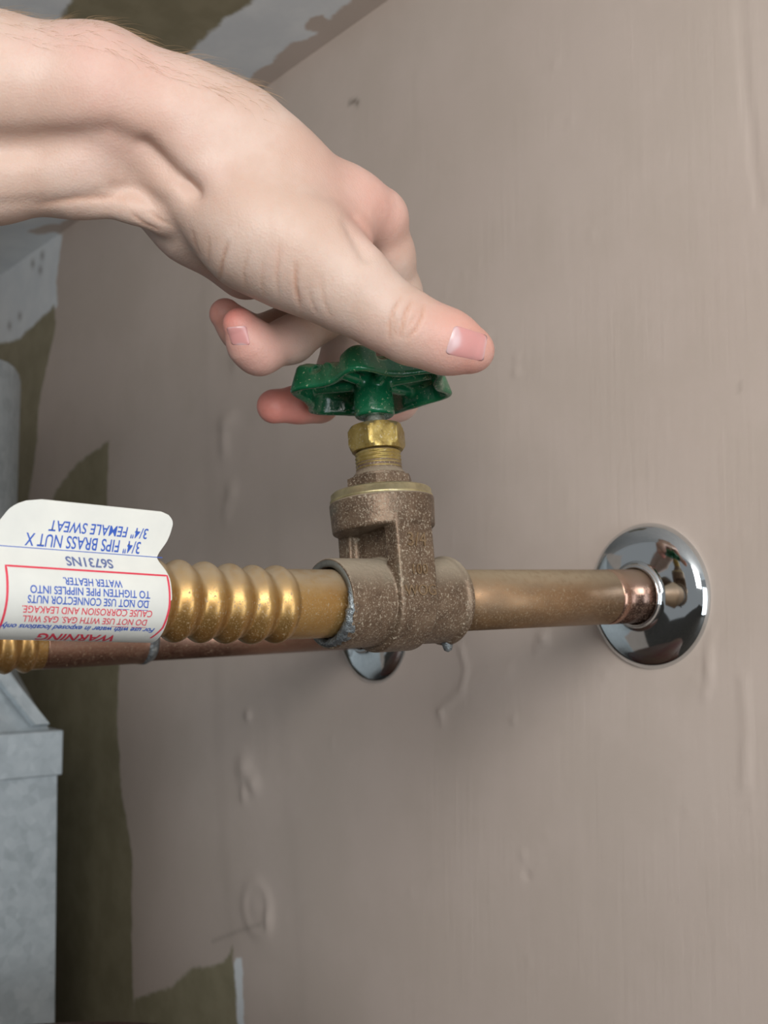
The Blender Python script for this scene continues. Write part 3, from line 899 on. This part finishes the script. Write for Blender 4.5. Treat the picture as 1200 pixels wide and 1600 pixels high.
# ------------------------------------------------------------------ pipe run 2, lower and further along the wall
P_F2 = wall3(586, 981)
A2 = on_pipe(P_F2, -0.024)
escutcheon(P_F2, A2, 'chrome escutcheon half hidden below the valve, further along the wall')
d_j = on_axis(222, P_F2, A2) * 1000
p2 = empty('copper_pipe', 'lower reddish copper pipe behind the valve, from the half hidden escutcheon', 'pipe', tuple(P_F2))
part('pipe', lathe([(11.1, -8), (11.1, d_j + 12)], P_F2, A2, seg=64), M['old_copper'], p2)
c2 = empty('water_connector', 'second copper water connector below the white tag, soldered to the lower pipe', 'connector', tuple(P_F2 + A2 * d_j * .001))
def h2(d): return P_F2 + A2 * d * .001
d_c = on_axis(52, P_F2, A2) * 1000
ds = []; rs = []; d = d_j
while d < 330:
    ds.append(h2(d))
    if d < d_c: r = 12.0 + .5 * math.exp(-((d - d_j) / 2.5) ** 2)
    else:
        ph = (d - d_c) / PITCH_C; c = .5 - .5 * math.cos(2 * math.pi * ph); r = 11.0 + 2.2 * c ** .85
        if ph < .5: r = max(r, 12.0)
    rs.append(r * .001); d += .5
nsplit = next(i for i, p in enumerate(ds) if (P_F2[1] - p[1]) * 1000 > d_c - 3)
part('cuff', tube_path(ds[:nsplit + 1], rs[:nsplit + 1], seg=64), M['old_copper'], c2)
part('corrugated_tube', tube_path(ds[nsplit:], rs[nsplit:], seg=64), M['hose'], c2, 'golden corrugated end of the tube')
part('solder', lathe([(11.1, d_j - 4), (11.7, d_j - 2.5), (12.6, d_j - .5), (12.4, d_j + 1.5), (11.0, d_j + 2)], P_F2, A2, seg=48), M['solder'], c2, 'dark solder ring at the cuff mouth')

# ------------------------------------------------------------------ galvanised flue at the left and the tank top
ZD = 760.0
E = W(88, 1300, ZD)                                                 # the duct's right hand edge
DX, DY = 0.30, 0.30
x1, y1 = E[0], E[1]
zb = W(88, 1212, ZD)[2]; zt = W(90, 1142, ZD)[2]; zp = W(36, 1004, ZD)[2]; ze = W(30, 540, ZD)[2]
def lean_duct(me):                                                  # the duct stands slightly out of plumb
    for v in me.vertices:
        k = .016 * max(zb - v.co.z, 0); v.co.x += RIGHT[0] * k; v.co.y += RIGHT[1] * k
    return me
flue = empty('galvanised_flue', 'grey galvanised sheet metal flue at the left edge with a band, taper and round pipe', 'flue', (x1 - DX / 2, y1 - DY / 2, 0.0))
part('duct', lean_duct(bevel_mesh(box_mesh((x1 - DX, y1 - DY, 0.0), (x1, y1, zb + .01)), .0012, 2)), M['galv'], flue, smooth=False)
part('joint_band', bevel_mesh(box_mesh((x1 - DX - .002, y1 - DY - .002, zb), (x1 + .0025, y1 + .0025, zt)), .0012, 2), M['galv'], flue, smooth=False)
pc = np.array([x1 - DX / 2, y1 - DY / 2])
# round pipe: its right hand outline is at picture column 30
rp = .075
tmp = W(30, 700, ZD)
view = np.array([tmp[0] - CAM_LOC[0], tmp[1] - CAM_LOC[1]]); view /= np.linalg.norm(view)
perp = np.array([view[1], -view[0]])
if perp @ RIGHT[:2] < 0: perp = -perp
off = (CAM_LOC[:2] + view * np.linalg.norm(pc - CAM_LOC[:2]))
rp = abs(perp @ (pc - CAM_LOC[:2]))
print('flue pipe radius', rp)
N = 64; V = []; Fc = []
def sq(a, hx):                                                      # square outline point at angle a
    c, s = math.cos(a), math.sin(a); m = max(abs(c), abs(s)); return np.array([c / m, s / m]) * hx
angs = [math.pi / 4 + 2 * math.pi * k / N for k in range(N)]
for k in range(N): p = pc + sq(angs[k], DX / 2 - .004); V.append((p[0], p[1], zt - .002))
for k in range(N): p = pc + np.array([math.cos(angs[k]), math.sin(angs[k])]) * rp; V.append((p[0], p[1], zp))
for k in range(N): p = pc + np.array([math.cos(angs[k]), math.sin(angs[k])]) * rp; V.append((p[0], p[1], zp + .01))
for i in range(2):
    for k in range(N):
        k2 = (k + 1) % N; Fc.append((i * N + k, i * N + k2, (i + 1) * N + k2, (i + 1) * N + k))
Fc += [tuple(range(N - 1, -1, -1)), tuple(2 * N + k for k in range(N))]
autosmooth(part('taper', fix_normals(mesh_of(V, Fc)), M['galv'], flue), 20)
top_a = math.radians(38)                                            # folded seam up the taper
q0 = np.array([x1 - .002, y1 - .012, zt + .004]); q1 = np.array([pc[0] + rp * math.cos(top_a), pc[1] + rp * math.sin(top_a), zp])
sd = np.array([0, 1.0, 0]); so = np.array([1.0, 0, .35]); so /= np.linalg.norm(so)
V = []
for q in (q0, q1):
    for a, b in ((-.006, -.003), (.006, -.003), (.005, .0025), (-.005, .0025)): V.append(q + sd * a + so * b)
part('folded_seam', fix_normals(mesh_of(V, [(0, 1, 5, 4), (1, 2, 6, 5), (2, 3, 7, 6), (3, 0, 4, 7), (3, 2, 1, 0), (4, 5, 6, 7)])), M['galv'], flue, smooth=False)
zk = ze - rp                                                        # mitred elbow: axis height of the branch
V = []; Fc = []
for lev in range(4):
    for k in range(N):
        c, sn = math.cos(angs[k]) * rp, math.sin(angs[k]) * rp
        t = c * RIGHT[0] + sn * RIGHT[1]                            # the branch leaves towards the room's left corner
        V.append([(pc[0] + c, pc[1] + sn, zp), (pc[0] + c, pc[1] + sn, zp + .02), (pc[0] + c, pc[1] + sn, zk + t), (pc[0] + c - (t + .30) * RIGHT[0], pc[1] + sn - (t + .30) * RIGHT[1], zk + t)][lev])
for i in range(3):
    for k in range(N):
        k2 = (k + 1) % N; Fc.append((i * N + k, i * N + k2, (i + 1) * N + k2, (i + 1) * N + k))
autosmooth(part('round_pipe', fix_normals(mesh_of(V, Fc)), M['galv'], flue), 35)

RT = .190
TC = c2w(np.array([-158.0, 0, 445.0])); d_t = ray(150, 1589); k_t = d_t[2] / np.linalg.norm(d_t[:2]); zt_ = zc + k_t * (np.linalg.norm(TC[:2] - CAM_LOC[:2]) + RT - .003)
tank = empty('water_heater', 'dark reddish brown tank top just showing along the bottom left edge', 'water heater', (TC[0], TC[1], 0))
part('tank', lathe([(RT * 1000 - 4, 2), (RT * 1000 - 2, 20), (RT * 1000 - 2, zt_ * 1000 - 18)], (TC[0], TC[1], 0), (0, 0, 1), seg=96), M['tank'], tank)
part('tank_lid', lathe([(RT * 1000, zt_ * 1000 - 20), (RT * 1000, zt_ * 1000 - 3), (RT * 1000 - 3, zt_ * 1000), (20, zt_ * 1000 + 2)], (TC[0], TC[1], 0), (0, 0, 1), seg=96), M['tank'], tank)

# ------------------------------------------------------------------ the hand and forearm (one continuous skin)
def chain(P, joints, k=3.0):
    d = None
    for (a, b) in zip(joints[:-1], joints[1:]):
        c = cone(P, J(*a[:3]), J(*b[:3]), a[3], b[3])
        d = c if d is None else smin(d, c, k)
    return d
BULK = [  # palm and wrist: (joint a, joint b) with picture position, depth mm, radius mm
    [(-1250, 70, 318, 34), (-330, 96, 330, 22)], [(-1250, 300, 330, 32), (-330, 290, 340, 18)], [(-1250, 190, 356, 36), (-330, 190, 362, 25)],
    [(-330, 96, 330, 22), (-20, 134, 331, 20)], [(-20, 134, 331, 20), (150, 150, 336, 19.3)], [(150, 150, 336, 19.3), (285, 198, 344, 18.6)],
    [(-330, 290, 340, 18), (-20, 274, 338, 13.2)], [(-20, 274, 338, 13.2), (120, 272, 342, 11.6)], [(120, 272, 342, 11.6), (215, 288, 348, 9.2)],
    [(-330, 190, 362, 25), (0, 190, 360, 21)], [(0, 190, 360, 21), (200, 215, 364, 17)],
    [(285, 198, 344, 18.6), (365, 232, 348, 18.0)], [(365, 232, 348, 18.0), (430, 278, 352, 16.0)], [(430, 278, 352, 16.0), (540, 326, 366, 12.2)], [(540, 326, 366, 12.2), (592, 340, 374, 9.6)],
    [(300, 238, 362, 17), (570, 360, 392, 11.0)], [(290, 265, 372, 16), (540, 388, 408, 10.5)], [(280, 285, 378, 14), (500, 415, 420, 10)],
    [(320, 292, 344, 16), (405, 362, 342, 17.6)], [(405, 362, 342, 17.6), (475, 400, 341, 16)], [(475, 400, 341, 16), (545, 446, 341, 12.6)],
    [(420, 296, 350, 17), (530, 375, 354, 10.5)],
    [(222, 292, 352, 8), (300, 345, 358, 12)], [(300, 345, 358, 12), (385, 415, 372, 11.5)],
]
TENDON = [[(120, 318, 340, 3.0), (205, 326, 341, 3.4)], [(205, 326, 341, 3.4), (250, 342, 343, 4.2)]]
THUMB = [(480, 402, 341, 14.5), (545, 450, 340, 12.4), (600, 489, 340, 10.8), (645, 515, 341, 10.2), (700, 535, 342, 9.4), (738, 548, 343, 7.0)]
INDEX = [(588, 345, 375, 10.4), (604, 400, 384, 9.4), (619, 460, 395, 8.9), (622, 540, 416, 9.0), (628, 582, 423, 8.6), (620, 624, 422, 7.9), (588, 636, 417, 6.8)]
MIDDLE = [(572, 362, 396, 10), (550, 440, 410, 9.4), (544, 522, 421, 9.8), (531, 584, 424, 8.7), (498, 627, 419, 7.6), (468, 632, 414, 6.6), (428, 635, 407, 6.4)]
RING = [(540, 388, 408, 9.5), (528, 440, 402, 8.4), (522, 486, 392, 8.2), (455, 531, 378, 7.5), (405, 548, 368, 7.6), (391, 535, 365, 7.2), (374, 507, 361, 5.5)]
PINKY = [(500, 412, 420, 8.8), (478, 470, 414, 7.4), (462, 500, 406, 7.0), (392, 526, 392, 6.6), (374, 515, 388, 6.5), (352, 491, 384, 5.6)]
def hand_sdf(P):
    d = None
    for a, b in BULK:
        c = cone(P, J(*a[:3]), J(*b[:3]), a[3], b[3])
        d = c if d is None else smin(d, c, 9.0)
    for a, b in TENDON:
        d = smin(d, cone(P, J(*a[:3]), J(*b[:3]), a[3], b[3]), 5.0)
    d = smin(d, chain(P, THUMB, 5.0), 6.0)
    base = None; tips = None
    for f, n_ in ((INDEX, 3), (MIDDLE, 2), (RING, 2), (PINKY, 2)):
        base_f = chain(P, f[:n_ + 1], 4.0); tip_f = chain(P, f[n_:], 4.0)
        base = base_f if base is None else smin(base, base_f, .8)
        tips = tip_f if tips is None else smin(tips, tip_f, .7)
    d = smin(d, base, 3.5)
    d = smin(d, tips, .8)
    return d.astype(np.float32)
V, Q = surface_nets(hand_sdf, (-372, 20, 270), (46, 168, 452), .75, margin=1.25)
V = relax(hand_sdf, V, 2)
G, _ = grad(hand_sdf, V)
px = 600 + F_PX * V[:, 0] / V[:, 2]; py = 800 - F_PX * V[:, 1] / V[:, 2]
vis = -(G * (V / np.linalg.norm(V, axis=1)[:, None])).sum(1)        # > 0 on the side the creases are on
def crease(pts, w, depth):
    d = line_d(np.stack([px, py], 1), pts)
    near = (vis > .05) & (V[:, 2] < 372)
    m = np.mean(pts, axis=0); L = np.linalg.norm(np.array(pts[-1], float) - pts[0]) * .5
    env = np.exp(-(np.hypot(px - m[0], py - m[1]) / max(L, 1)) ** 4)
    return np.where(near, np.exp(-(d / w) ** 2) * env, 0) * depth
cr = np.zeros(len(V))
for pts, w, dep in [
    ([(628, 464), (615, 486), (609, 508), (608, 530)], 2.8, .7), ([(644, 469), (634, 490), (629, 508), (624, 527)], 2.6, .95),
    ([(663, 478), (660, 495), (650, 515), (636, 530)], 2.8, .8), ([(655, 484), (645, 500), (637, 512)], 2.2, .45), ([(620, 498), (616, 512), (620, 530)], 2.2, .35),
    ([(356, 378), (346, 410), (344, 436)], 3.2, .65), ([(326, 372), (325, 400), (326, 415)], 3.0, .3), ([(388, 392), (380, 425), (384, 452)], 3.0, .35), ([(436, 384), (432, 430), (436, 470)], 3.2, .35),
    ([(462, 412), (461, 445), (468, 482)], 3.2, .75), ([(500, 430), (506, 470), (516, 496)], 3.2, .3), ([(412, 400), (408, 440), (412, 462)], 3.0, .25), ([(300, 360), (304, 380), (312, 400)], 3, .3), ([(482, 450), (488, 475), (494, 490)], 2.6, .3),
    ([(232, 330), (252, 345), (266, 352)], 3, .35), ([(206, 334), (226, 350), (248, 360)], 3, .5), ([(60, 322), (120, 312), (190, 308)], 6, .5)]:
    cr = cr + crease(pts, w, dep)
form = np.zeros(len(V))                                             # broad hollows of the wrist and the back of the hand
for pts, w, dep in [([(-60, 236), (60, 226), (170, 212), (222, 232), (262, 268), (296, 296)], 25, 2.3), ([(225, 232), (262, 268), (294, 292)], 15, 1.8), ([(285, 285), (300, 300)], 10, 1.6),
                    ([(-40, 322), (60, 316), (150, 304)], 12, .5), ([(548, 345), (560, 375), (572, 398)], 13, 1.6), ([(180, 296), (225, 306), (252, 318)], 12, .5)]:
    d = line_d(np.stack([px, py], 1), pts)
    form += np.where((vis > 0) & (V[:, 2] < 372), np.exp(-(d / w) ** 2) * dep * np.clip(vis * 2, 0, 1), 0)
V2 = V - G * (cr * .9 + form)[:, None]
# colour: redder finger tips and knuckles
def near(p, r): return np.exp(-(((V - J(*p)) ** 2).sum(1)) / (r * r))
red = .55 * near((735, 548, 343), 12) + .28 * near((690, 520, 335), 12) + .75 * near((430, 632, 401), 17) + .45 * near((480, 632, 405), 16) + .7 * near((360, 490, 357), 8) + .3 * near((400, 545, 362), 14) + .6 * near((345, 488, 384), 10) \
    + .26 * near((602, 330, 366), 16) + .2 * near((540, 300, 352), 22) + .09 * near((250, 130, 318), 32) + .07 * near((130, 150, 315), 30) + .45 * near((612, 640, 405), 14) + .25 * near((560, 390, 345), 12) + .4 * near((640, 600, 402), 14)
me = quads_mesh(c2w(V2), Q)
me.attributes.new('red', 'FLOAT', 'POINT').data.foreach_set('value', np.clip(red, 0, .8).astype(np.float32))
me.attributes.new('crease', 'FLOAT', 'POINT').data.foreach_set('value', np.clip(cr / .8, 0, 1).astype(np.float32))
bmn = V2[np.argmax(V2[:, 1] * 0 - V2[:, 0])]
hb = c2w(J(290, 190, 350))
person = empty('person', "bare left hand and forearm reaching from the left, thumb laid over the green handwheel's rim", 'person', tuple(hb))
hand = part('hand', me, M['skin'], person)

def trace(px_, py_, z0=300.0):
    d = np.array([(px_ - 600) / F_PX, (800 - py_) / F_PX, 1.0], np.float32); L = np.linalg.norm(d); d /= L
    t = z0 * L
    for _ in range(80):
        s = float(hand_sdf((d * t)[None].astype(np.float32))[0])
        if s < .02: return d * t
        t += s * .8
        if t > 480: return None
    return d * t
def nail(corners, nu=26, nv=26, lift=.30, lun=.22, back=0.):
    """corners: base-top, tip-top, tip-bottom, base-bottom in the picture; the plate follows the finger's surface"""
    bt, tt, tb, bb = [np.array(c, float) for c in corners]
    P = []; L = []
    for i in range(nu):
        for j in range(nv):
            u, v = i / (nu - 1) * 2 - 1, j / (nv - 1) * 2 - 1       # rounded rectangle
            e = 5.0
            rr_ = max(abs(u), abs(v)); 
            if rr_ > 0:
                nrm = (abs(u) ** e + abs(v) ** e) ** (1 / e); u, v = u * rr_ / nrm, v * rr_ / nrm
            s, t = (u + 1) / 2, (v + 1) / 2
            q = bt * (1 - s) * (1 - t) + tt * s * (1 - t) + tb * s * t + bb * (1 - s) * t
            p = trace(*q)
            P.append(p); L.append((s, t, max(abs(u), abs(v))))
    P = np.array(P, np.float32); g, _ = grad(hand_sdf, P)
    edge = np.array([1 - l[2] ** 6 for l in L])
    out = P + g * (lift * edge - .10)[:, None]
    n = len(P)
    Vn = np.concatenate([out, P - g * .4]); Fc = []
    for i in range(nu - 1):
        for j in range(nv - 1):
            a = i * nv + j; Fc.append((a, a + 1, a + nv + 1, a + nv)); Fc.append((n + a, n + a + nv, n + a + nv + 1, n + a + 1))
    border = [i * nv for i in range(nu)] + [(nu - 1) * nv + j for j in range(1, nv)] + [i * nv + nv - 1 for i in range(nu - 2, -1, -1)] + [j for j in range(nv - 2, 0, -1)]
    for a, b in zip(border, border[1:] + border[:1]): Fc.append((a, b, n + b, n + a))
    m = fix_normals(mesh_of(c2w(Vn), Fc))
    lv = []
    for (s, t, _) in L:
        v = 1 / (1 + math.exp((s + .9 * (t - .5) ** 2 - lun) / .025))
        v = max(v, .8 / (1 + math.exp(-(s - .93) / .012)))
        lv.append(v)
    m.attributes.new('lunula', 'FLOAT', 'POINT').data.foreach_set('value', np.array(lv + lv, np.float32))
    return part('fingernail', m, M['nail'], hand)
nail([(709, 506), (764, 523), (757, 567), (693, 554)], lun=.30)
nail([(392, 540), (386, 508), (352, 511), (362, 540)], lun=.12)

# fine hairs on the back of the wrist and forearm
cand = np.where((px > -20) & (px < 420) & (G[:, 1] > .25) & (py < 215) & (V[:, 2] < 350))[0]
pick = RNG.choice(cand, 420, replace=False)
V = []; Fc = []
for i in pick:
    g = G[i]; t = np.array([.8, -.25 - .35 * RNG.random(), .1 * RNG.standard_normal()]); t -= g * (t @ g); t /= np.linalg.norm(t)
    L = 4 + 5 * RNG.random(); lift = .25 + .45 * RNG.random(); bend = RNG.standard_normal() * .25
    side = np.cross(g, t); b0 = len(V)
    for k in range(5):
        f = k / 4; c = V2[i] + t * L * f + g * (L * lift * f * (1 - .55 * f)) + side * bend * L * f * f; r = .034 * (1 - .8 * f)
        for a in range(3):
            V.append(c + (g * math.cos(a * 2.094) + side * math.sin(a * 2.094)) * r)
    for k in range(4):
        for a in range(3):
            Fc.append((b0 + k * 3 + a, b0 + k * 3 + (a + 1) % 3, b0 + k * 3 + 3 + (a + 1) % 3, b0 + k * 3 + 3 + a))
nt = NT('fair_hair'); nt.set(Base_Color=srgb(178, 144, 108), Roughness=.4)
tag(part('arm_hair', mesh_of(c2w(np.array(V)), Fc), nt.m, person, 'fine light brown hairs'), kind='stuff')

print('ceiling reach', on_z(0, 0, Z_CEIL), Z_CEIL)
